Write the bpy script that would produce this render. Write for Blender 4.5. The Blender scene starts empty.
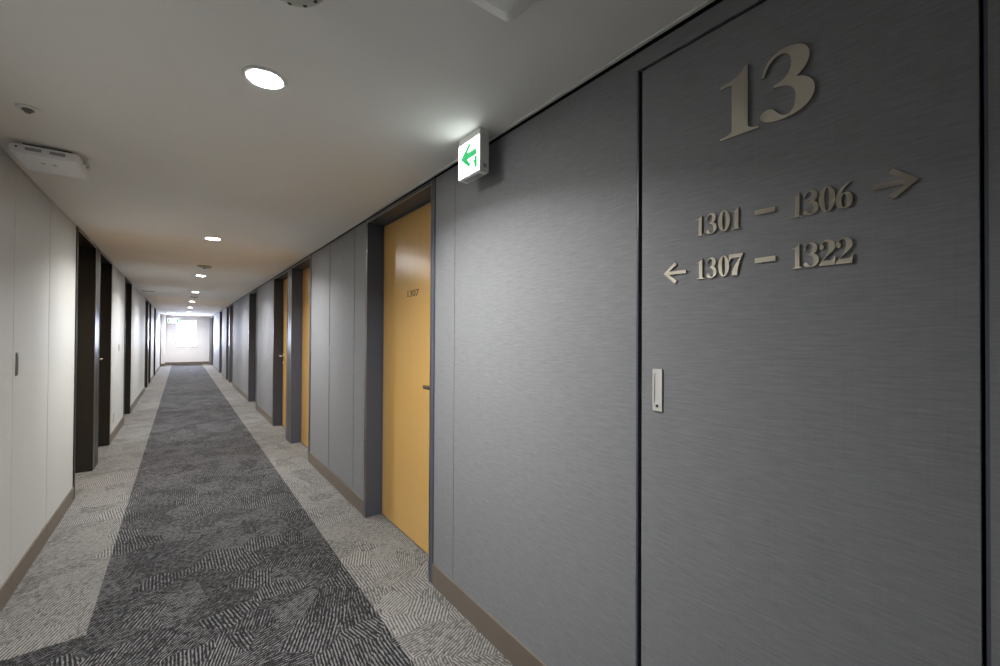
import bpy, bmesh, math, random
from mathutils import Vector, Matrix
random.seed(7)
S = bpy.context.scene
COL = S.collection

# ------------------------------------------------------------------ dimensions (metres; corridor runs along +Y, right is +X)
XR, XL, C, YE, YB = 1.0931, -0.6825, 2.2063, 24.0, -3.2
WT = 2.188            # top of the wall panels on the right, a dark shadow gap above
BB = 0.113            # baseboard height
RX0, RX1, RY = -0.325, 0.765, 2.605   # dark runner edges

# ------------------------------------------------------------------ materials
def new_mat(name):
    m = bpy.data.materials.new(name); m.use_nodes = True
    nt = m.node_tree; b = nt.nodes['Principled BSDF']
    return m, nt, b
def simple(name, col, rough=.5, metal=0., spec=.5, noise=.0, nscale=40, coat=0):
    m, nt, b = new_mat(name)
    b.inputs['Roughness'].default_value = rough; b.inputs['Metallic'].default_value = metal
    b.inputs['Specular IOR Level'].default_value = spec
    b.inputs['Coat Weight'].default_value = coat
    tc = nt.nodes.new('ShaderNodeTexCoord'); n = nt.nodes.new('ShaderNodeTexNoise')
    n.inputs['Scale'].default_value = nscale; n.inputs['Detail'].default_value = 3
    nt.links.new(tc.outputs['Object'], n.inputs['Vector'])
    r = nt.nodes.new('ShaderNodeMapRange'); r.inputs['To Min'].default_value = 1-noise; r.inputs['To Max'].default_value = 1+noise
    nt.links.new(n.outputs['Fac'], r.inputs['Value'])
    v = nt.nodes.new('ShaderNodeVectorMath'); v.operation = 'SCALE'; v.inputs[0].default_value = col
    nt.links.new(r.outputs['Result'], v.inputs['Scale']); nt.links.new(v.outputs['Vector'], b.inputs['Base Color'])
    return m
def emit(name, col, strength):
    m, nt, b = new_mat(name)
    b.inputs['Base Color'].default_value = (*[min(1, c) for c in col], 1)
    b.inputs['Emission Color'].default_value = (*col, 1); b.inputs['Emission Strength'].default_value = strength
    return m
def cloth_wall(name, c0, c1, rough, sy, sz, bump):
    """woven wall covering: long fine horizontal threads"""
    m, nt, b = new_mat(name); L = nt.links
    tc = nt.nodes.new('ShaderNodeTexCoord')
    def noise(scale, sc, det, rough_=.6):
        mp = nt.nodes.new('ShaderNodeMapping'); mp.inputs['Scale'].default_value = scale
        n = nt.nodes.new('ShaderNodeTexNoise'); n.inputs['Scale'].default_value = sc; n.inputs['Detail'].default_value = det
        n.inputs['Roughness'].default_value = rough_
        L.new(tc.outputs['Object'], mp.inputs['Vector']); L.new(mp.outputs['Vector'], n.inputs['Vector']); return n
    a = noise((1, sy, sz), 1, 4); h = noise((1, 30, 420), 1, 2); v = noise((1, 260, 3), 1, 2)
    m1 = nt.nodes.new('ShaderNodeMath'); m1.operation = 'MULTIPLY_ADD'; m1.inputs[1].default_value = .55
    L.new(h.outputs['Fac'], m1.inputs[0]); L.new(a.outputs['Fac'], m1.inputs[2])
    m2 = nt.nodes.new('ShaderNodeMath'); m2.operation = 'MULTIPLY_ADD'; m2.inputs[1].default_value = .25
    L.new(v.outputs['Fac'], m2.inputs[0]); L.new(m1.outputs[0], m2.inputs[2])
    r = nt.nodes.new('ShaderNodeMapRange'); r.inputs['From Min'].default_value = .55; r.inputs['From Max'].default_value = 1.25
    L.new(m2.outputs[0], r.inputs['Value'])
    mx = nt.nodes.new('ShaderNodeMix'); mx.data_type = 'RGBA'
    mx.inputs['A'].default_value = (*c0, 1); mx.inputs['B'].default_value = (*c1, 1)
    L.new(r.outputs['Result'], mx.inputs['Factor']); L.new(mx.outputs['Result'], b.inputs['Base Color'])
    bp = nt.nodes.new('ShaderNodeBump'); bp.inputs['Strength'].default_value = bump; bp.inputs['Distance'].default_value = .001
    L.new(m2.outputs[0], bp.inputs['Height']); L.new(bp.outputs['Normal'], b.inputs['Normal'])
    b.inputs['Roughness'].default_value = rough; b.inputs['Specular IOR Level'].default_value = .35
    return m
def carpet(name, dark, light, thr, cellvar):
    """cut-pile carpet tile: straight-sided patches of parallel loop lines, each patch in its own direction"""
    m, nt, b = new_mat(name); L = nt.links; N = nt.nodes.new
    tc = N('ShaderNodeTexCoord')
    sep0 = N('ShaderNodeSeparateXYZ'); L.new(tc.outputs['Object'], sep0.inputs[0])
    mp = N('ShaderNodeMapping'); mp.inputs['Rotation'].default_value = (0, 0, .6); mp.inputs['Scale'].default_value = (1, 1.0, 1)
    L.new(tc.outputs['Object'], mp.inputs['Vector'])
    vo = N('ShaderNodeTexVoronoi'); vo.voronoi_dimensions = '2D'; vo.inputs['Scale'].default_value = 6.0; vo.distance = 'CHEBYCHEV'
    L.new(mp.outputs['Vector'], vo.inputs['Vector'])
    sc = N('ShaderNodeSeparateColor'); L.new(vo.outputs['Color'], sc.inputs[0])
    def math_(op, a, bb=None, c=None):
        n = N('ShaderNodeMath'); n.operation = op
        for i, x in enumerate((a, bb, c)):
            if x is None: continue
            if isinstance(x, (int, float)): n.inputs[i].default_value = x
            else: L.new(x, n.inputs[i])
        return n.outputs[0]
    ang = math_('MULTIPLY_ADD', sc.outputs[0], 1.92, 1.53)
    ca, sa = math_('COSINE', ang), math_('SINE', ang)
    u = math_('ADD', math_('MULTIPLY', sep0.outputs[0], ca), math_('MULTIPLY', sep0.outputs[1], sa))
    w = math_('SUBTRACT', math_('MULTIPLY', sep0.outputs[1], ca), math_('MULTIPLY', sep0.outputs[0], sa))
    cmb = N('ShaderNodeCombineXYZ'); L.new(math_('MULTIPLY', u, 115.), cmb.inputs[0]); L.new(math_('MULTIPLY', w, 38.), cmb.inputs[1])
    L.new(math_('MULTIPLY', sc.outputs[1], 50.), cmb.inputs[2])
    ns = N('ShaderNodeTexNoise'); ns.inputs['Scale'].default_value = 1.; ns.inputs['Detail'].default_value = 2.
    L.new(cmb.outputs[0], ns.inputs['Vector'])
    per = math_('ADD', math_('MULTIPLY', sc.outputs[2], 130.), 385.)          # 2*pi / stripe spacing
    st = math_('SINE', math_('ADD', math_('MULTIPLY', u, per), math_('MULTIPLY', ns.outputs['Fac'], 3.2)))
    # loops along each line
    lp = math_('SINE', math_('ADD', math_('MULTIPLY', w, 900.), math_('MULTIPLY', ns.outputs['Fac'], 9.)))
    fine = N('ShaderNodeTexNoise'); fine.inputs['Scale'].default_value = 190.; fine.inputs['Detail'].default_value = 2.
    L.new(tc.outputs['Object'], fine.inputs['Vector'])
    v = math_('ADD', math_('MULTIPLY', st, math_('MULTIPLY', math_('MULTIPLY_ADD', sc.outputs[1], .50, .30), math_('MULTIPLY_ADD', ns.outputs['Fac'], 2.2, -.2))), math_('MULTIPLY', math_('SUBTRACT', ns.outputs['Fac'], .5), 2.2))
    v = math_('ADD', v, math_('MULTIPLY', lp, .16))
    v = math_('ADD', v, math_('MULTIPLY', math_('SUBTRACT', fine.outputs['Fac'], .5), 1.9))
    v = math_('ADD', v, math_('MULTIPLY', math_('SUBTRACT', sc.outputs[1], .5), cellvar))
    r = N('ShaderNodeMapRange'); r.interpolation_type = 'SMOOTHSTEP'
    r.inputs['From Min'].default_value = thr-.48; r.inputs['From Max'].default_value = thr+.48
    L.new(v, r.inputs['Value'])
    mx = N('ShaderNodeMix'); mx.data_type = 'RGBA'
    mx.inputs['A'].default_value = (*dark, 1); mx.inputs['B'].default_value = (*light, 1)
    L.new(r.outputs['Result'], mx.inputs['Factor']); L.new(mx.outputs['Result'], b.inputs['Base Color'])
    bp = N('ShaderNodeBump'); bp.inputs['Strength'].default_value = .6; bp.inputs['Distance'].default_value = .003
    L.new(v, bp.inputs['Height']); L.new(bp.outputs['Normal'], b.inputs['Normal'])
    b.inputs['Roughness'].default_value = .95; b.inputs['Specular IOR Level'].default_value = .15
    b.inputs['Sheen Weight'].default_value = .03; b.inputs['Sheen Roughness'].default_value = .5
    return m
def wood(name, c0, c1):
    m, nt, b = new_mat(name); L = nt.links
    tc = nt.nodes.new('ShaderNodeTexCoord'); mp = nt.nodes.new('ShaderNodeMapping'); mp.inputs['Scale'].default_value = (30, 60, 1.2)
    n = nt.nodes.new('ShaderNodeTexNoise'); n.inputs['Scale'].default_value = 1.; n.inputs['Detail'].default_value = 5
    L.new(tc.outputs['Object'], mp.inputs['Vector']); L.new(mp.outputs['Vector'], n.inputs['Vector'])
    mx = nt.nodes.new('ShaderNodeMix'); mx.data_type = 'RGBA'
    mx.inputs['A'].default_value = (*c0, 1); mx.inputs['B'].default_value = (*c1, 1)
    L.new(n.outputs['Fac'], mx.inputs['Factor']); L.new(mx.outputs['Result'], b.inputs['Base Color'])
    b.inputs['Roughness'].default_value = .28; b.inputs['Specular IOR Level'].default_value = .5
    return m

M = {}
M['grey'] = cloth_wall('grey_wallcovering', (.160, .164, .176), (.230, .235, .250), .62, 14, 170, .25)
M['cream'] = cloth_wall('cream_wallcovering', (.435, .445, .437), (.49, .50, .49), .6, 60, 40, .12)
M['gap'] = simple('shadow_gap_black', (.006, .006, .007), .9)
M['ceil'] = simple('ceiling_white', (.81, .80, .775), .9, spec=.2, noise=.015, nscale=8)
M['edge'] = simple('ceiling_edge_trim', (.9, .89, .86), .4)
M['base'] = simple('baseboard_taupe', (.135, .112, .09), .55, noise=.06)
M['frame'] = simple('frame_charcoal', (.066, .075, .100), .33, noise=.04)
M['black'] = simple('frame_near_black', (.0125, .0128, .0135), .33, noise=.04)
M['edge_metal'] = simple('edge_strip_metal', (.42, .41, .40), .28, metal=1.)
M['leaf'] = wood('amber_door_laminate', (.52, .315, .095), (.60, .37, .125))
M['steel'] = simple('satin_steel', (.75, .73, .70), .38, metal=1.)
M['dsteel'] = simple('dark_steel', (.20, .19, .18), .35, metal=1.)
M['bronze'] = simple('polished_nickel_bronze', (.78, .72, .61), .21, metal=1.)
M['pull'] = simple('pull_satin_plate', (.66, .65, .63), .42, metal=.75)
M['white'] = simple('white_plastic', (.74, .74, .72), .45)
M['device'] = simple('device_cool_white', (.86, .87, .89), .4)
M['shell'] = simple('white_shell', (.80, .80, .77), .4)
M['offw'] = simple('ivory_plastic', (.47, .47, .42), .5)
M['greyp'] = simple('grey_plastic', (.33, .34, .36), .5)
M['dark'] = simple('dark_plastic', (.03, .03, .03), .5)
M['ink'] = simple('dark_number_ink', (.05, .04, .03), .5)
M['lamp'] = emit('lamp_diffuser', (1, .97, .92), 420)
M['sign'] = emit('sign_lit_white', (.93, 1, .98), 5.)
M['green'] = emit('sign_lit_green', (.03, .40, .13), 1.05)
M['endw'] = cloth_wall('pale_end_wall', (.67, .68, .70), (.73, .74, .76), .6, 60, 40, .1)
M['floor_l'] = carpet('pale_border_carpet', (.062, .060, .057), (.238, .232, .222), -.02, .38)
M['floor_d'] = carpet('charcoal_runner_carpet', (.009, .009, .010), (.155, .154, .160), .30, .22)
g = bpy.data.materials.new('window_glass'); g.use_nodes = True; nt = g.node_tree; nt.nodes.clear()
o_ = nt.nodes.new('ShaderNodeOutputMaterial'); mix = nt.nodes.new('ShaderNodeMixShader'); tr = nt.nodes.new('ShaderNodeBsdfTransparent'); gl = nt.nodes.new('ShaderNodeBsdfGlossy'); fr = nt.nodes.new('ShaderNodeFresnel')
gl.inputs['Roughness'].default_value = .02; fr.inputs['IOR'].default_value = 1.45; tr.inputs['Color'].default_value = (.94, .97, .96, 1)
nt.links.new(fr.outputs[0], mix.inputs[0]); nt.links.new(tr.outputs[0], mix.inputs[1]); nt.links.new(gl.outputs[0], mix.inputs[2]); nt.links.new(mix.outputs[0], o_.inputs[0])
M['glass'] = g

# ------------------------------------------------------------------ mesh helpers
class MB:
    def __init__(s): s.bm = bmesh.new(); s.mats = []
    def mi(s, m):
        if m not in s.mats: s.mats.append(m)
        return s.mats.index(m)
    def box(s, x0, x1, y0, y1, z0, z1, m, bev=0):
        x0, x1 = sorted((x0, x1)); y0, y1 = sorted((y0, y1)); z0, z1 = sorted((z0, z1))
        b2 = bmesh.new(); bmesh.ops.create_cube(b2, size=1)
        for v in b2.verts: v.co = Vector(((x0+x1)/2+v.co.x*(x1-x0), (y0+y1)/2+v.co.y*(y1-y0), (z0+z1)/2+v.co.z*(z1-z0)))
        if bev: bmesh.ops.bevel(b2, geom=list(b2.edges), offset=bev, segments=2, affect='EDGES', clamp_overlap=True)
        s.add(b2, m); return s
    def add(s, b2, m):
        k = s.mi(m)
        for f in b2.faces: f.material_index = k
        me = bpy.data.meshes.new('tmp'); b2.to_mesh(me); b2.free()
        n0 = len(s.bm.faces); s.bm.from_mesh(me); bpy.data.meshes.remove(me)
        s.bm.faces.ensure_lookup_table()
        for f in s.bm.faces[n0:]: f.material_index = k
    def lathe(s, prof, c, m, axis='Z', seg=32):
        """prof: list of (radius, height); revolved about axis through c"""
        b2 = bmesh.new(); rings = []
        for r, h in prof:
            ring = []
            for i in range(seg):
                a = 2*math.pi*i/seg
                p = (r*math.cos(a), r*math.sin(a), h)
                if axis == 'X': p = (h, r*math.cos(a), r*math.sin(a))
                if axis == 'Y': p = (r*math.cos(a), h, r*math.sin(a))
                ring.append(b2.verts.new(Vector(c)+Vector(p)))
            rings.append(ring)
        for A, B in zip(rings, rings[1:]):
            for i in range(seg):
                j = (i+1) % seg; b2.faces.new((A[i], A[j], B[j], B[i]))
        for R_ in (rings[0], rings[-1]):
            try: b2.faces.new(R_)
            except ValueError: pass
        bmesh.ops.remove_doubles(b2, verts=b2.verts, dist=1e-6)
        bmesh.ops.recalc_face_normals(b2, faces=b2.faces)
        for f in b2.faces: f.smooth = len(f.verts) == 4
        s.add(b2, m); return s
    def tube(s, pts, r, m, seg=12):
        b2 = bmesh.new(); rings = []; pts = [Vector(p) for p in pts]
        for i, p in enumerate(pts):
            d = (pts[min(i+1, len(pts)-1)]-pts[max(i-1, 0)]).normalized()
            up = Vector((0, 0, 1)) if abs(d.z) < .9 else Vector((0, 1, 0))
            a = d.cross(up).normalized(); b = d.cross(a)
            rings.append([b2.verts.new(p+r*(a*math.cos(t)+b*math.sin(t))) for t in [2*math.pi*k/seg for k in range(seg)]])
        for A, B in zip(rings, rings[1:]):
            for i in range(seg):
                f = b2.faces.new((A[i], A[(i+1) % seg], B[(i+1) % seg], B[i])); f.smooth = True
        b2.faces.new(rings[0]); b2.faces.new(rings[-1])
        bmesh.ops.recalc_face_normals(b2, faces=b2.faces)
        s.add(b2, m); return s
    def build(s, name, parent=None):
        me = bpy.data.meshes.new(name); s.bm.to_mesh(me); s.bm.free()
        for m in s.mats: me.materials.append(m)
        return link(name, me, parent)
def link(name, me, parent=None):
    o = bpy.data.objects.new(name, me); COL.objects.link(o)
    if parent is not None:
        o.parent = parent
        o.matrix_parent_inverse = Matrix.Translation(-parent.location) if parent.parent is None else Matrix.Identity(4)
    return o
def tag(o, label, cat, group=None, kind=None):
    o['label'] = label; o['category'] = cat
    if group: o['group'] = group
    if kind: o['kind'] = kind
    return o
def empty(name, loc):
    o = bpy.data.objects.new(name, None); COL.objects.link(o); o.location = loc; o.empty_display_size = .05
    return o
def copy_tree(o, loc):
    r = o.copy(); COL.objects.link(r); r.location = loc
    for ch in o.children:
        c = ch.copy(); COL.objects.link(c); c.parent = r; c.matrix_parent_inverse = ch.matrix_parent_inverse.copy()
        for gch in ch.children:
            d = gch.copy(); COL.objects.link(d); d.parent = c; d.matrix_parent_inverse = gch.matrix_parent_inverse.copy()
    return r
STRUCT = dict(kind='structure')

# ------------------------------------------------------------------ doorways and panels
# (name, y0, y1): openings between jambs.  'post' marks pairs sharing the post between them
R_DOORS = [(2.076, 3.072), (4.807, 5.738), (6.0, 7.0), (8.80, 9.85), (13.20, 14.17), (14.34, 15.16), (16.95, 18.05), (21.6, 23.0)]
L_DOORS = [(4.80, 5.70), (5.99, 6.90), (8.50, 9.46), (13.0, 13.95), (14.32, 15.25), (17.0, 17.95), (21.75, 22.7)]
R_SERV = [(.074, .770), (3.368, 4.080)]
SERV_TOP = {.074: 2.126, 3.368: 2.178, 3.206: 2.188}
L_SERV = [(3.206, 3.930)]
R_SEAMS = [1.832, 7.83, 11.3, 12.25, 16.0, 19.2]
L_SEAMS = [1.4, 7.55, 10.6, 11.8, 16.1, 19.5]
FJ = .040             # frame face width
DEP = .135            # depth of the reveals

def wall(side):
    s = 1 if side == 'right' else -1
    X = XR if s == 1 else XL
    doors = R_DOORS if s == 1 else L_DOORS; serv = R_SERV if s == 1 else L_SERV; seams = R_SEAMS if s == 1 else L_SEAMS
    top = WT if s == 1 else C
    mat = M['grey'] if s == 1 else M['cream']
    mb = MB()
    cuts = sorted([(a-FJ, b+FJ, 0) for a, b in doors]+[(a, b, 1) for a, b in serv])
    # the frames of a pair meet on the post: no wall between them
    merged = []
    for a, b, k in cuts:
        if merged and a-merged[-1][1] < .25 and not k: merged[-1] = (merged[-1][0], b)
        else: merged.append((a, b))
    y = YB
    runs = []
    for a, b in merged: runs.append((y, a)); y = b
    runs.append((y, YE))
    for a, b in runs:
        if b-a < .01: continue
        ys = [a]+[q for q in seams if a < q < b]+[b]
        for p, q in zip(ys, ys[1:]):
            mb.box(X, X+s*.03, p+(.002 if p != a else 0), q-(.002 if q != b else 0), 0, top, mat)
        mb.box(X+s*.03, X+s*.16, a, b, 0, top, M['gap'])
    for a, b in serv:                           # dark pocket behind the service doors; panel above
        mb.box(X+s*.05, X+s*.16, a, b, 0, top, M['gap'])
        mb.box(X, X+s*.010, a, b, SERV_TOP[a]+.009 if SERV_TOP[a] < 2.15 else SERV_TOP[a]+.004, top, mat)
        mb.box(X, X+s*.05, a, b, 0, BB-.002, mat)
    mb.box(X+s*.16, X+s*.22, YB, YE, -.05, C+.05, M['gap'])
    if s == 1: mb.box(X+.02, X+.16, YB, YE, WT, C+.0, M['gap'])
    # short pier where the corridor meets its end wall
    mb.box(X, XL+.113 if s == -1 else XR-.053, 23.05 if s == -1 else 23.25, YE, 0, C if s == -1 else WT, M['endw'] if s == -1 else mat)
    o = mb.build('wall_'+side)
    return o, runs
wr, runs_r = wall('right'); wl, runs_l = wall('left')
tag(wr, 'right corridor wall in grey horizontally woven wall covering', 'wall', **STRUCT)
tag(wl, 'left corridor wall in cream white wall covering', 'wall', **STRUCT)

for side, runs, s, X in (('right', runs_r, 1, XR), ('left', runs_l, -1, XL)):
    mb = MB()
    for a, b in runs:
        if b-a > .05: mb.box(X-s*.007, X+s*.002, a, b, 0, BB, M['base'], .0015)
    for a, b in (R_SERV if s == 1 else L_SERV): mb.box(X-s*.007, X+s*.002, a, b, 0, BB, M['base'], .0015)
    if s == -1: mb.box(XL+.113, XL+.12, 23.05, YE, 0, BB, M['base']); mb.box(XL, XL+.12, 23.043, 23.05, 0, BB, M['base'])
    else: mb.box(XR-.06, XR-.053, 23.25, YE, 0, BB, M['base']); mb.box(XR-.06, XR, 23.243, 23.25, 0, BB, M['base'])
    tag(mb.build('baseboard_'+side), 'taupe baseboard along the foot of the %s wall' % side, 'baseboard', **STRUCT)

# floor, runner, ceiling, ends
mb = MB()
mb.box(XL-.16, RX0, RY, YE, -.05, 0, M['floor_l']); mb.box(RX1, XR+.16, YB, YE, -.05, 0, M['floor_l'])
mb.box(XL-.16, XL, YB, RY, -.05, 0, M['floor_l'])
tag(mb.build('floor'), 'pale grey-beige carpet border with patches of slanting lines', 'floor', **STRUCT)
mb = MB()
mb.box(RX0, RX1, RY, YE, -.05, 0, M['floor_d']); mb.box(XL, RX1, YB, RY, -.05, 0, M['floor_d'])
tag(mb.build('carpet_runner'), 'dark charcoal carpet runner down the middle of the corridor', 'carpet runner')
mb = MB()
mb.box(XL-.16, XR-.011, YB, YE, C, C+.06, M['ceil'])
mb.box(XR-.012, XR, YB, YE, C-.0045, C+.06, M['edge'])
mb.box(XR, XR+.16, YB, YE, C+.012, C+.06, M['gap'])
tag(mb.build('ceiling'), 'plain white plasterboard corridor ceiling', 'ceiling', **STRUCT)
WX0, WX1, WZ0, WZ1 = -.187, .567, .80, 2.0
mb = MB()
mb.box(XL-.2, WX0, YE, YE+.14, 0, C, M['endw']); mb.box(WX1, XR+.2, YE, YE+.14, 0, C, M['endw'])
mb.box(WX0, WX1, YE, YE+.14, 0, WZ0, M['endw']); mb.box(WX0, WX1, YE, YE+.14, WZ1, C, M['endw'])
tag(mb.build('wall_end'), 'pale end wall of the corridor around the bright window', 'wall', **STRUCT)
mb = MB(); mb.box(XL+.12, XR-.06, YE-.007, YE, 0, BB, M['base'], .0015)
tag(mb.build('baseboard_end'), 'taupe baseboard across the end wall below the window', 'baseboard', **STRUCT)
mb = MB(); mb.box(XL-.2, XR+.2, YB-.1, YB, 0, C, M['cream'])
tag(mb.build('wall_back'), 'plain wall closing the corridor behind the viewpoint', 'wall', **STRUCT)
win = empty('window_1', ((WX0+WX1)/2, YE, WZ0)); tag(win, 'bright overexposed window in the end wall', 'window', **STRUCT)
mb = MB(); t = .035
for (a, b, c, d) in ((WX0, WX0+t, WZ0, WZ1), (WX1-t, WX1, WZ0, WZ1), (WX0+t, WX1-t, WZ0, WZ0+t), (WX0+t, WX1-t, WZ1-t, WZ1)):
    mb.box(a, b, YE+.04, YE+.10, c, d, M['white'], .003)
mb.build('window_frame', win)
MB().box(WX0+t, WX1-t, YE+.068, YE+.074, WZ0+t, WZ1-t, M['glass']).build('pane', win)
MB().box(WX0-.01, WX1+.01, YE-.02, YE+.04, WZ0-.02, WZ0, M['white'], .004).build('window_sill', win)

# ------------------------------------------------------------------ guest room doors
def lever(mb, x, y, z, s, direction, m, proj=.055, length=.115, rad=.0085):
    """lever handle: rose, neck and lever; s=+1 door on the right wall (faces -X)"""
    mb.lathe([(.0, 0), (.026, 0), (.026, -s*.008), (.0, -s*.008)], (x, y, z), m, 'X', 24)
    mb.tube([(x-s*.006, y, z), (x-s*proj*.8, y, z), (x-s*proj, y+direction*.012, z), (x-s*proj, y+direction*length, z)], rad, m)
def make_door(name, label, side, y0, y1, leaf_mat, frame_mat, handle_far, pair, num=None):
    s = 1 if side == 'right' else -1; X = XR if s == 1 else XL
    d = empty(name, (X, (y0+y1)/2, 0)); tag(d, label, 'door', **STRUCT)
    lx = X+s*.117                               # face of the leaf
    top = WT if s == 1 else C-.003
    w0 = w1 = FJ
    if pair == 'far': w1 = pair_gap[(side, y1)]
    if pair == 'near': w0 = pair_gap[(side, y0)]
    mb = MB()
    xo, xi = X-s*.006, X+s*.155
    mb.box(xo, xi, y0-w0, y0, 0, top, frame_mat, .002); mb.box(xo, xi, y1, y1+w1, 0, top, frame_mat, .002)
    mb.box(xo, xi, y0, y1, top-.022, top, frame_mat, .002)
    # rebate stops against the leaf
    mb.box(lx, xi, y0, y0+.012, 0, top-.022, frame_mat); mb.box(lx, xi, y1-.012, y1, 0, top-.022, frame_mat); mb.box(lx, xi, y0, y1, 2.155, top-.022, frame_mat)
    f = mb.build('door_frame', d)
    # bright metal beads on the outer arrises
    mb = MB()
    for yy in (y0-.004, y1+.004-.005): mb.box(X-s*.0085, X-s*.0035, yy, yy+.005, 0, top-.004, M['edge_metal'], .001)
    mb.box(X-s*.0085, X-s*.0035, y0, y1, top-.026, top-.021, M['edge_metal'], .001)
    b = mb.build('edge_bead', f); b['label'] = 'thin bright metal edge strip'
    lf = MB().box(lx, lx+s*.038, y0+.014, y1-.014, .006, 2.152, leaf_mat, .0015).build('leaf', d)
    lf['label'] = 'amber wood laminate door leaf' if leaf_mat is M['leaf'] else 'dark door leaf'
    hy = y1-.085 if handle_far else y0+.085
    mb = MB(); hm = M['steel'] if (handle_far or s == -1) else M['dsteel']; thick = .0115 if num else .0085
    lever(mb, lx, hy, 1.03 if s == 1 else 1.045, s, -1 if handle_far else 1, hm, rad=thick)
    h = mb.build('door_handle', d); h['label'] = 'lever handle in metal'
    mb = MB(); mb.lathe([(.0, 0), (.021, 0), (.019, -s*.01), (.008, -s*.011), (.0, -s*.011)], (lx, hy, .935), hm, 'X', 24)
    mb.build('lock_cylinder', d)
    if num:
        text_mesh('room_number', num, .062, .0015, M['ink'], Vector((lx-.0005, 2.657, 1.592)), d, width=.165)
    return d
pair_gap = {}
for side, doors in (('right', R_DOORS), ('left', L_DOORS)):
    for (a, b), (c, e) in zip(doors, doors[1:]):
        if c-b < .4: pair_gap[(side, b)] = pair_gap[(side, c)] = (c-b)/2-.004

# ------------------------------------------------------------------ lettering
def curve_mesh(cu):
    o = bpy.data.objects.new('tmp', cu); COL.objects.link(o)
    dg = bpy.context.evaluated_depsgraph_get(); dg.update()
    me = bpy.data.meshes.new_from_object(o.evaluated_get(dg)); bpy.data.objects.remove(o)
    return me
def on_right_wall(me, p, sx, sz):
    """lettering drawn in XY -> on the right wall, reading towards -Y, facing -X; extrusion Z -> -X"""
    for v in me.vertices:
        x, y, z = v.co
        v.co = (p.x-z, p.y-x*sx, p.z+y*sz)
    return me
def text_mesh(name, body, size, ext, mat, p, parent, width=None):
    cu = bpy.data.curves.new(name, 'FONT'); cu.body = body; cu.size = size; cu.extrude = ext
    me = curve_mesh(cu)
    xs = [v.co.x for v in me.vertices]; sx = (width/(max(xs)-min(xs))) if width else 1
    on_right_wall(me, p, sx, 1); me.materials.clear(); me.materials.append(mat)
    o = link(name, me, parent); return o
# serif numerals as cubic outlines, cap height 1 (list of closed contours; each point: anchor, or (c1,c2,anchor))
def ell(x0, x1, y0, y1):
    cx, cy, a, b = (x0+x1)/2, (y0+y1)/2, (x1-x0)/2, (y1-y0)/2; k = .5523
    return [(cx, y0), ((cx+k*a, y0), (x1, cy-k*b), (x1, cy)), ((x1, cy+k*b), (cx+k*a, y1), (cx, y1)), ((cx-k*a, y1), (x0, cy+k*b), (x0, cy)), ((x0, cy-k*b), (cx-k*a, y0), (cx, y0))]
GL = {
 '1': (.50, [[(.02, 0), (.50, 0), (.50, .022), ((.43, .035), (.372, .05), (.372, .10)), (.372, 1.0), (.340, 1.0), ((.29, .90), (.19, .845), (.035, .835)), (.02, .79), ((.075, .80), (.13, .805), (.172, .785)), (.172, .10), ((.172, .05), (.11, .035), (.02, .022)), (.02, 0)]]),
 '3': (.66, [[(.035, .70), ((.07, .90), (.18, 1.0), (.335, 1.0)), ((.51, 1.0), (.60, .89), (.60, .775)), ((.60, .66), (.53, .57), (.45, .53)), ((.58, .49), (.655, .40), (.655, .28)), ((.655, .10), (.49, 0), (.28, 0)), ((.12, 0), (.02, .055), (.02, .125)), ((.02, .19), (.075, .215), (.125, .21)), ((.21, .195), (.24, .05), (.33, .045)), ((.42, .045), (.445, .15), (.445, .26)), ((.445, .41), (.35, .485), (.19, .485)), (.19, .525), ((.33, .54), (.395, .64), (.395, .76)), ((.395, .87), (.35, .93), (.27, .93)), ((.18, .93), (.11, .85), (.075, .70)), (.035, .70)]]),
 '0': (.62, [ell(.0, .62, 0, 1), ell(.215, .405, .05, .95)[::1]]),
 '7': (.62, [[(.02, .98), (.62, .98), (.62, .90), ((.46, .58), (.39, .30), (.39, 0)), (.15, 0), ((.17, .35), (.36, .62), (.52, .80)), (.17, .80), ((.11, .80), (.085, .76), (.06, .66)), (.02, .66), (.02, .98)]]),
 '2': (.63, [[(.04, .72), ((.04, .88), (.16, 1.0), (.32, 1.0)), ((.50, 1.0), (.61, .88), (.61, .74)), ((.61, .58), (.46, .47), (.30, .34)), ((.24, .29), (.19, .23), (.165, .19)), (.46, .19), ((.53, .19), (.56, .23), (.58, .32)), (.62, .32), (.585, 0), (.02, 0), (.02, .06), ((.20, .28), (.385, .50), (.385, .73)), ((.385, .87), (.34, .94), (.26, .94)), ((.20, .94), (.14, .90), (.14, .85)), ((.14, .80), (.21, .80), (.21, .725)), ((.21, .665), (.17, .63), (.125, .63)), ((.07, .63), (.04, .67), (.04, .72))]]),
 '6': (.63, [[(.59, 1.0), ((.22, .93), (.0, .62), (.0, .33)), ((.0, .12), (.12, 0), (.315, 0)), ((.51, 0), (.63, .13), (.63, .32)), ((.63, .50), (.52, .62), (.37, .62)), ((.31, .62), (.26, .60), (.225, .56)), ((.26, .76), (.39, .89), (.60, .96)), (.59, 1.0)], ell(.215, .42, .045, .56)]),
}
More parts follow.
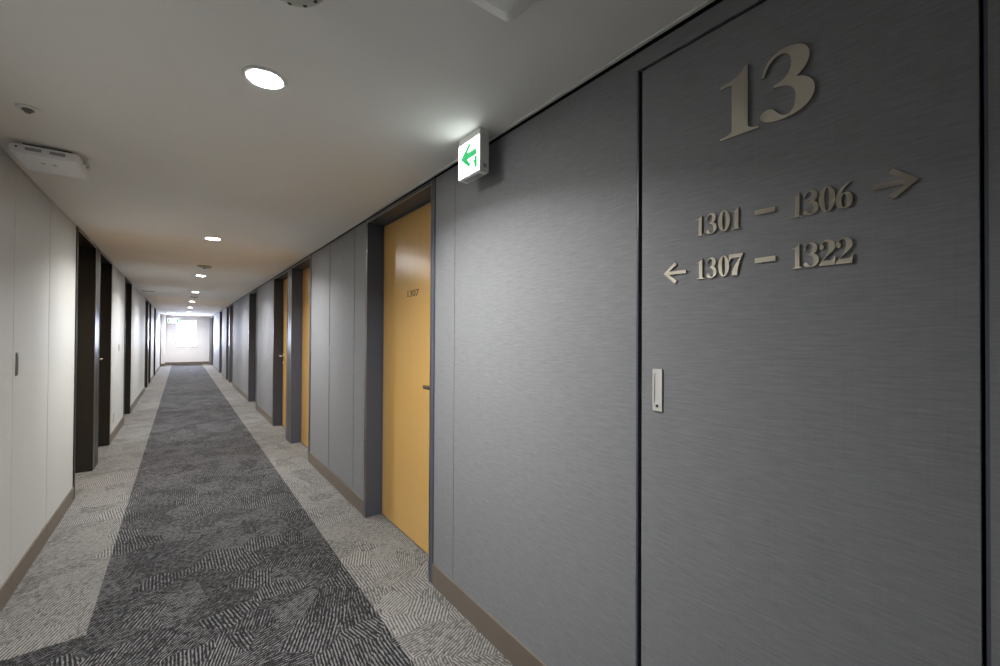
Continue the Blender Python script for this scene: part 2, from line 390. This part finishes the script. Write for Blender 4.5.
def glyph_curve(ch, ext):
    cu = bpy.data.curves.new(ch, 'CURVE'); cu.dimensions = '2D'; cu.fill_mode = 'BOTH'; cu.extrude = ext; cu.resolution_u = 10
    cu.bevel_depth = 0
    for con in GL[ch][1]:
        pts = []
        for q in con:
            if isinstance(q[0], tuple): pts.append((q[0], q[1], q[2]))
            else: pts.append((None, None, q))
        sp = cu.splines.new('BEZIER'); n = len(pts)-1
        sp.bezier_points.add(n-1); sp.use_cyclic_u = True
        for i in range(n):
            bp = sp.bezier_points[i]; bp.handle_left_type = bp.handle_right_type = 'FREE'
            bp.co = (*pts[i][2], 0)
            nx = pts[i+1]; pv = pts[i] if i > 0 else pts[n]
            prev_anchor = pts[i-1][2] if i > 0 else pts[n-1][2]
            if nx[0]: bp.handle_right = (*nx[0], 0)
            else: bp.handle_right = tuple(pts[i][2][k]+(nx[2][k]-pts[i][2][k])/3 for k in (0, 1))+(0,)
            if pv[1]: bp.handle_left = (*pv[1], 0)
            else: bp.handle_left = tuple(pts[i][2][k]+(prev_anchor[k]-pts[i][2][k])/3 for k in (0, 1))+(0,)
    return cu
SX = XR-.0005          # face of the service door
def numeral(ch, yl, yr, z0, z1, parent, th):
    """yl: y of the left edge (far), yr: right edge (near)"""
    me = curve_mesh(glyph_curve(ch, th/2))
    xs = [v.co.x for v in me.vertices]; ys = [v.co.y for v in me.vertices]
    a, b, c, e = min(xs), max(xs), min(ys), max(ys)
    for v in me.vertices:
        x, y, z = v.co
        v.co = (SX-th/2-z, yl-(x-a)/(b-a)*(yl-yr), z0+(y-c)/(e-c)*(z1-z0))
    me.materials.clear(); me.materials.append(M['bronze'])
    bm = bmesh.new(); bm.from_mesh(me); bmesh.ops.recalc_face_normals(bm, faces=bm.faces); bm.to_mesh(me); bm.free()
    return link('digit', me, parent)
def plate(name, poly, parent, th, m=None, x=None):
    """poly: list of (y, z) outline, extruded off the right wall"""
    b2 = bmesh.new(); x = SX if x is None else x
    A = [b2.verts.new((x, y, z)) for y, z in poly]; B = [b2.verts.new((x-th, y, z)) for y, z in poly]
    b2.faces.new(A); b2.faces.new(B)
    for i in range(len(poly)):
        j = (i+1) % len(poly); b2.faces.new((A[i], A[j], B[j], B[i]))
    bmesh.ops.recalc_face_normals(b2, faces=b2.faces)
    mb = MB(); mb.add(b2, m or M['bronze']); return mb.build(name, parent)
def arrow_poly(tip, tail, zc, zu, head, t):
    """tip/tail y, centre z, half height zu, head length along y, stroke thickness t"""
    s = 1 if tail > tip else -1
    k = t*.75
    P = [(tip, zc), (tip+s*head, zc+zu), (tip+s*(head+k), zc+zu-k), (tip+s*(t*1.55+.004), zc+t/2), (tail, zc+t/2)]
    return P+[(y, 2*zc-z) for y, z in P[::-1][:-1]]

d13 = empty('floor_number', (SX, .42, 1.829)); tag(d13, 'large polished metal numerals 13 high on the grey service door', 'wall numerals')
numeral('1', .520, .430, 1.829, 1.992, d13, .006); numeral('3', .427, .319, 1.829, 1.989, d13, .006)
def row(name, label, first, second, z0, z1, arrow):
    r = empty(name, (SX, .42, z0)); tag(r, label, 'direction sign', 'metal room direction rows')
    W1 = [(.584, .563), (.557, .530), (.526, .497), (.493, .471)]
    if first == '1307': W1 = [(.583, .561), (.556, .530), (.526, .499), (.500, .467)]
    W2 = [(.364, .343), (.341, .313), (.313, .284), (.284, .255)]
    for ch, (a, b) in zip(first, W1): numeral(ch, a, b, z0, z1, r, .003)
    for ch, (a, b) in zip(second, W2): numeral(ch, a, b, z0, z1+.001, r, .003)
    zc = (z0+z1)/2+.003
    plate('dash', [(.440, zc-.006), (.396, zc-.006), (.396, zc+.006), (.440, zc+.006)], r, .003)
    plate('arrow', arrow, r, .003)
row('room_direction_row', 'metal row reading 1301 to 1306 with arrow pointing right', '1301', '1306', 1.599, 1.652, arrow_poly(.158, .224, 1.628, .030, .036, .010))
row('room_direction_row', 'metal row reading 1307 to 1322 with arrow pointing left', '1307', '1322', 1.485, 1.538, arrow_poly(.679, .612, 1.510, .030, .034, .009))

# ------------------------------------------------------------------ build the doors
RL = ['amber door numbered 1307 on the right wall, nearest to the viewpoint',
      'second amber door on the right wall, near one of a pair beside a charcoal post',
      'third amber door on the right wall, with silver lever, just past the charcoal post',
      'lone recessed door on the right wall beyond the first pair',
      'near door of the farther pair on the right wall', 'far door of the farther pair on the right wall',
      'recessed door on the right wall, second from the end window', 'recessed door on the right wall nearest the end window']
LL = ['black framed doorway on the left wall, nearest to the viewpoint', 'second black framed doorway on the left wall, with a steel lever showing',
      'lone black framed doorway on the left wall beyond the first pair', 'near doorway of the farther pair on the left wall', 'far doorway of the farther pair on the left wall',
      'black framed doorway on the left wall, second from the end window', 'black framed doorway on the left wall nearest the end window']
def pairtype(side, a, b): return 'far' if (side, b) in pair_gap else ('near' if (side, a) in pair_gap else None)
n = 0
for i, (a, b) in enumerate(R_DOORS):
    n += 1; p = pairtype('right', a, b)
    make_door('door_%d' % n, RL[i], 'right', a, b, M['leaf'], M['frame'], p == 'near', p, '1307' if i == 0 else None)
for i, (a, b) in enumerate(L_DOORS):
    n += 1; p = pairtype('left', a, b)
    make_door('door_%d' % n, LL[i], 'left', a, b, M['leaf'], M['black'], p == 'near' or p is None, p)

# ------------------------------------------------------------------ flush service doors
def service(name, label, side, a, b, hy, hw, hz0, hz1, fm):
    s = 1 if side == 'right' else -1; X = XR if s == 1 else XL; mat = M['grey'] if s == 1 else M['cream']
    d = empty(name, (X, (a+b)/2, 0)); tag(d, label, 'service door', **STRUCT)
    fw, g0, g1 = (.005, .005, .013) if hw == .030 and s == 1 else ((.004, .008, .008) if s == 1 else (.004, .003, .003))
    MB().box(X+s*.0005, X+s*.03, a+fw+g0, b-fw-g1, BB+.004, SERV_TOP[a], mat, .001).build('leaf', d)
    mb = MB()
    mb.box(X+s*.001, X+s*.045, a, a+fw, BB, SERV_TOP[a]+.008, fm); mb.box(X+s*.001, X+s*.045, b-fw, b, BB, SERV_TOP[a]+.008, fm)
    mb.build('door_frame', d)
    mb = MB(); y0, y1 = hy-hw/2, hy+hw/2
    xs, xe = X-s*.0035, X+s*.004; hm = M['pull'] if s == 1 else M['dsteel']
    mb.box(xs, xe, y0, y0+.006, hz0+.024, hz1-.013, hm); mb.box(xs, xe, y1-.006, y1, hz0+.024, hz1-.013, hm)
    mb.box(xs, xe, y0, y1, hz1-.013, hz1, hm); mb.box(xs, xe, y0, y1, hz0, hz0+.024, hm)
    mb.box(X-s*.0015, xe, y0+.006, y1-.006, hz0+.024, hz1-.013, hm)
    h = mb.build('recessed_pull', d); h['label'] = 'satin metal recessed pull plate'
    mb = MB(); mb.lathe([(0, 0), (.0045, 0), (.0045, -s*.0012), (0, -s*.0012)], (xs, hy, hz0+.0145), M['dark'], 'X', 12)
    mb.build('keyhole', h)
    return d
service('door_%d' % (n+1), 'grey flush service door on the right wall bearing the metal numerals', 'right', *R_SERV[0], .698, .030, 1.120, 1.240, M['frame'])
service('door_%d' % (n+2), 'grey flush service door between the first and second amber doors', 'right', *R_SERV[1], 4.035, .026, 1.12, 1.24, M['frame'])
service('door_%d' % (n+3), 'cream flush service door with narrow pull on the left wall', 'left', *L_SERV[0], 3.268, .030, 1.115, 1.235, M['offw'])

# ------------------------------------------------------------------ ceiling lights: one every three metres
def downlight(y, label):
    d = empty('ceiling_downlight', (.219, y, C)); tag(d, label, 'ceiling light', 'recessed downlights along the ceiling')
    MB().lathe([(.052, -.001), (.052, -.006), (.066, -.0045), (.069, 0), (.052, -.001)], (.219, y, C), M['white']).build('trim_ring', d)
    MB().lathe([(0, -.0035), (.0525, -.0035), (.0525, -.001), (0, -.001)], (.219, y, C), M['lamp']).build('diffuser', d)
    la = bpy.data.lights.new('lamp', 'AREA'); la.shape = 'DISK'; la.size = .10; la.energy = LAMP_W; la.color = (1, .985, .95); la.spread = math.radians(146)
    lo = bpy.data.objects.new('lamp', la); COL.objects.link(lo); lo.parent = d; lo.location = (0, 0, -.008)
    return d
LAMP_W = 41.
ords = ['nearest and largest glowing round downlight in the ceiling', 'second glowing downlight from the viewpoint', 'third glowing downlight, just past the first distant detector', 'fourth glowing downlight from the viewpoint', 'fifth glowing downlight from the viewpoint', 'sixth glowing downlight from the viewpoint', 'seventh downlight, small and far, near the end window', 'last downlight in the row, nearest the end window']
proto = downlight(1.628, ords[0])
for k in range(1, 8):
    d = copy_tree(proto, (.219, 1.628+2.985*k, C)); d['label'] = ords[k]

# ------------------------------------------------------------------ detectors, speaker, sprinkler, vents
def detector(y, label, x=.235):
    d = empty('ceiling_detector', (x, y, C)); tag(d, label, 'ceiling detector', 'round ceiling detectors')
    MB().lathe([(0, 0), (.078, 0), (.078, -.008), (.070, -.016), (.052, -.022), (0, -.024)], (x, y, C), M['offw'], seg=40).build('housing', d)
    for k in range(10):
        a = 2*math.pi*k/10+.2
        px, py = x+.059*math.cos(a), y+.059*math.sin(a)
        MB().lathe([(0, 0), (.0055, 0), (.0055, -.0016), (0, -.0016)], (px, py, C-.0193), M['dark'], seg=10).build('sensor_hole', d)
    MB().lathe([(0, 0), (.018, 0), (.015, -.008), (0, -.009)], (x, y, C-.0235), M['dark'], seg=20).build('sensor_cap', d)
    return d
p = detector(1.135, 'round ivory detector with dark holes, cut by the top picture edge', .208)
for y, x, l in ((6.55, .225, 'round ceiling detector just in front of the third downlight'), (11.96, .229, 'round ceiling detector between fourth and fifth downlights'), (18.62, .223, 'round ceiling detector far down, near the end window')):
    c = copy_tree(p, (x, y, C)); c['label'] = l
d = empty('ceiling_speaker', (.60, .78, C)); tag(d, 'white rounded square ceiling box cut by the top picture edge', 'ceiling box')
def pillow(x0, x1, y0, y1, prof, m):
    """rounded-corner square box with sloping sides: prof = (inset, z, corner radius)"""
    b2 = bmesh.new(); rings = []
    for ins, z, rad in prof:
        ring = []
        for cx, cy, a0 in ((x1-ins-rad, y1-ins-rad, 0), (x0+ins+rad, y1-ins-rad, 90), (x0+ins+rad, y0+ins+rad, 180), (x1-ins-rad, y0+ins+rad, 270)):
            for k in range(6):
                a = math.radians(a0+k*18); ring.append(b2.verts.new((cx+rad*math.cos(a), cy+rad*math.sin(a), z)))
        rings.append(ring)
    for A, B in zip(rings, rings[1:]):
        for q in range(len(A)):
            w_ = (q+1) % len(A); b2.faces.new((A[q], A[w_], B[w_], B[q]))
    b2.faces.new(rings[0]); b2.faces.new(rings[-1]); bmesh.ops.recalc_face_normals(b2, faces=b2.faces)
    mb = MB(); mb.add(b2, m); return mb
pillow(.45, .724, .62, .921, [(0, C, .02), (.001, C-.006, .02), (.012, C-.012, .02), (.066, C-.046, .015)], M['shell']).build('housing', d)
pillow(.522, .652, .692, .849, [(0, C-.045, .012), (.004, C-.049, .012)], M['shell']).build('cover', d)
d = empty('ceiling_sprinkler', (-.483, 2.405, C)); tag(d, 'small round metal sprinkler head in the ceiling at far left', 'sprinkler')
MB().lathe([(0, 0), (.034, 0), (.033, -.004), (.022, -.006), (0, -.006)], (-.483, 2.405, C), M['white'], seg=28).build('escutcheon', d)
MB().lathe([(0, 0), (.016, 0), (.018, -.005), (.012, -.008), (.008, -.014), (0, -.014)], (-.483, 2.405, C-.0055), M['dsteel'], seg=20).build('nozzle', d)
def vent(y, label):
    x = -.53
    d = empty('ceiling_vent', (x, y, C)); tag(d, label, 'vent', 'square ceiling vents by the left wall')
    mb = MB(); w = .115
    for a, b, c_, e in ((x-w, x+w, y-w, y-w+.02), (x-w, x+w, y+w-.02, y+w), (x-w, x-w+.02, y-w+.02, y+w-.02), (x+w-.02, x+w, y-w+.02, y+w-.02)): mb.box(a, b, c_, e, C-.012, C, M['white'], .002)
    mb.build('frame', d)
    mb = MB(); mb.box(x-w+.01, x+w-.01, y-w+.01, y+w-.01, C-.002, C, M['dark'])
    for k in range(7): yy = y-w+.035+k*.0265; mb.box(x-w+.02, x+w-.02, yy, yy+.010, C-.010, C-.002, M['greyp'])
    mb.build('grille', d); return d
v = vent(10.93, 'nearer square ceiling vent by the left wall')
c = copy_tree(v, (-.56, 20.68, C)); c['label'] = 'farther square ceiling vent by the left wall near the end'

# flat unit hung under the ceiling at left
d = empty('ceiling_unit', (-.51, 2.97, C)); tag(d, 'flat white rectangular unit hung under the ceiling by the left wall', 'ceiling unit')
MB().box(-.625, -.400, 2.825, 3.115, 2.153, 2.192, M['device'], .006).build('housing', d)
MB().box(-.59, -.43, 2.86, 3.08, 2.191, C, M['dark']).build('mounting_plate', d)
for a in (-.575, -.497): MB().box(a, a+.052, 2.8235, 2.826, 2.166, 2.180, M['greyp']).build('marking', d)
MB().lathe([(0, 0), (.004, 0), (.004, -.0015), (0, -.0015)], (-.602, 2.8245, 2.176), M['dark'], 'Y', 12).build('indicator', d)
for q in (-.54, -.50): MB().lathe([(0, 0), (.009, 0), (.008, -.002), (0, -.002)], (q, 2.95, 2.1535), M['offw'], seg=14).build('dimple', d)
mb = MB(); mb.box(-.401, -.378, 2.90, 2.912, 2.165, 2.174, M['white'], .002); mb.box(-.386, -.378, 2.90, 2.912, 2.165, C, M['white'], .002); mb.build('bracket', d)
MB().box(-.40, -.385, 3.0, 3.05, 2.18, C, M['white'], .002).build('clip', d)

# ------------------------------------------------------------------ green exit signs
sg = empty('exit_sign', (1.007, 1.537, C)); tag(sg, 'lit white box sign with green arrow, on ceiling by the right wall', 'exit sign')
X0, X1, Y0, Y1, Z0 = .983, 1.031, 1.452, 1.622, 2.022
MB().box(X0+.001, X1, Y0, Y1, Z0, C, M['white'], .003).build('housing', sg)
MB().box(X0-.001, X0+.003, Y0+.004, Y1-.004, Z0+.006, C-.032, M['sign'], .0008).build('lit_panel', sg)['label'] = 'white glowing panel'
MB().box(X0+.012, X1-.012, Y0+.03, Y1-.03, Z0-.004, Z0+.002, M['greyp'], .001).build('bottom_cover', sg)
MB().box(X0+.018, X1-.012, Y0-.0012, Y0+.001, Z0+.018, Z0+.034, M['greyp']).build('rating_label', sg)
xg = X0-.001
zc = Z0+.088
plate('arrow', [(Y1-.024, zc), (Y1-.092, zc+.054), (Y1-.102, zc+.040), (Y1-.075, zc+.014), (Y1-.148, zc+.014), (Y1-.148, zc-.014), (Y1-.075, zc-.014), (Y1-.102, zc-.040), (Y1-.092, zc-.054)], sg, .0012, M['green'], xg)
def running_man(parent, x, yc, z0, h, s, fm, gm, name):
    """green running figure leaving through a white doorway; plane faces -X"""
    pl = plate(name, [(yc-h*.36, z0), (yc+h*.36, z0), (yc+h*.36, z0+h), (yc-h*.36, z0+h)], parent, .001, gm, x)
    mb = MB(); X_ = x-.0014
    k = h
    mb.box(X_, x-.0009, yc+.02*k, yc+.30*k, z0+.06*k, z0+.92*k, fm)
    def limb(p, q, r):
        a = Vector((0, yc+p[0]*k, z0+p[1]*k)); b = Vector((0, yc+q[0]*k, z0+q[1]*k)); dd = (b-a).normalized(); nn = Vector((0, -dd.z, dd.y))*r*k
        b2 = bmesh.new(); vs = [b2.verts.new((X_-.0004, v_.y, v_.z)) for v_ in (a+nn, b+nn, b-nn, a-nn)]; b2.faces.new(vs)
        vs2 = [b2.verts.new((X_, v_.co.y, v_.co.z)) for v_ in vs]
        for i in range(4): b2.faces.new((vs[i], vs[(i+1) % 4], vs2[(i+1) % 4], vs2[i]))
        mb.add(b2, gm)
    limb((.10, .72), (.0, .42), .07); limb((.0, .42), (.16, .22), .05); limb((.0, .42), (-.1, .12), .05); limb((.09, .68), (.26, .58), .035); limb((.09, .68), (-.1, .6), .035)
    mb.lathe([(0, 0), (.065*k, 0), (.065*k, -.0004), (0, -.0004)], (X_, yc+.14*k, z0+.80*k), gm, 'X', 14)
    return mb.build('running_figure', pl)
running_man(sg, xg, Y0+.036, Z0+.020, .050, 1, M['sign'], M['green'], 'pictogram')
# the far sign hangs across the corridor in front of the window
sg = empty('exit_sign', (-.255, 20.8, C)); tag(sg, 'small distant green and white sign hanging near the end window', 'exit sign')
MB().box(-.43, -.085, 20.79, 20.84, 1.80, 1.985, M['white'], .004).build('housing', sg)
for q in (-.36, -.15): MB().tube([(q, 20.815, 1.98), (q, 20.815, C)], .008, M['white']).build('hanger', sg)
lp = MB().box(-.425, -.09, 20.786, 20.791, 1.807, 1.978, M['sign']).build('lit_panel', sg)
for q in (-.42, -.155): MB().box(q, q+.06, 20.784, 20.787, 1.815, 1.97, M['green']).build('green_field', sg)

# ------------------------------------------------------------------ small plates on the left wall
mb = MB().box(XL, XL+.006, 7.24, 7.36, .21, .335, M['offw'], .002)
d = empty('wall_outlet', (XL, 7.30, .21)); tag(d, 'ivory outlet cover low on the left wall past the second doorway', 'outlet')
mb.build('cover_plate', d)
for q in (.225, .28): MB().box(XL+.006, XL+.0075, 7.28, 7.32, q, q+.04, M['greyp']).build('socket', d)
d = empty('wall_switch', (XL, 7.79, 1.12)); tag(d, 'small ivory plate at mid height on the left wall past the second doorway', 'wall plate')
MB().box(XL, XL+.006, 7.755, 7.825, 1.11, 1.21, M['offw'], .002).build('cover_plate', d)
MB().box(XL+.006, XL+.009, 7.775, 7.805, 1.14, 1.18, M['white'], .001).build('button', d)

# ------------------------------------------------------------------ daylight
w = bpy.data.worlds.new('sky'); S.world = w; w.use_nodes = True
bg = w.node_tree.nodes['Background']; bg.inputs['Color'].default_value = (.70, .74, 1., 1); bg.inputs['Strength'].default_value = 115.
po = bpy.data.lights.new('window_portal', 'AREA'); po.shape = 'RECTANGLE'; po.size = WX1-WX0; po.size_y = WZ1-WZ0; po.cycles.is_portal = True
pob = bpy.data.objects.new('window_portal', po); COL.objects.link(pob); pob.location = ((WX0+WX1)/2, YE+.16, (WZ0+WZ1)/2); pob.rotation_euler = (math.radians(-90), 0, 0)

# ------------------------------------------------------------------ camera
yaw, pit, rol = .645284, .0090838, .0052883
fw = Vector((math.sin(yaw), math.cos(yaw), 0)); rt = Vector((math.cos(yaw), -math.sin(yaw), 0)); up = Vector((0, 0, 1))
f2 = fw*math.cos(pit)+up*math.sin(pit); u2 = up*math.cos(pit)-fw*math.sin(pit)
r3 = rt*math.cos(rol)+u2*math.sin(rol); u3 = u2*math.cos(rol)-rt*math.sin(rol)
cd = bpy.data.cameras.new('camera'); cam = bpy.data.objects.new('camera', cd); COL.objects.link(cam)
mw = Matrix((r3, u3, -f2)).transposed().to_4x4(); mw.translation = (0, 0, 1.33); cam.matrix_world = mw
cd.sensor_width = 36; cd.lens = 36*.42328; cd.clip_start = .01; cd.clip_end = 200
S.camera = cam
vs = S.view_settings; vs.view_transform = 'Standard'; vs.look = 'None'; vs.gamma = 1; vs.use_curve_mapping = False; vs.exposure = 0.0
S.cycles.max_bounces = 12; S.cycles.diffuse_bounces = 8
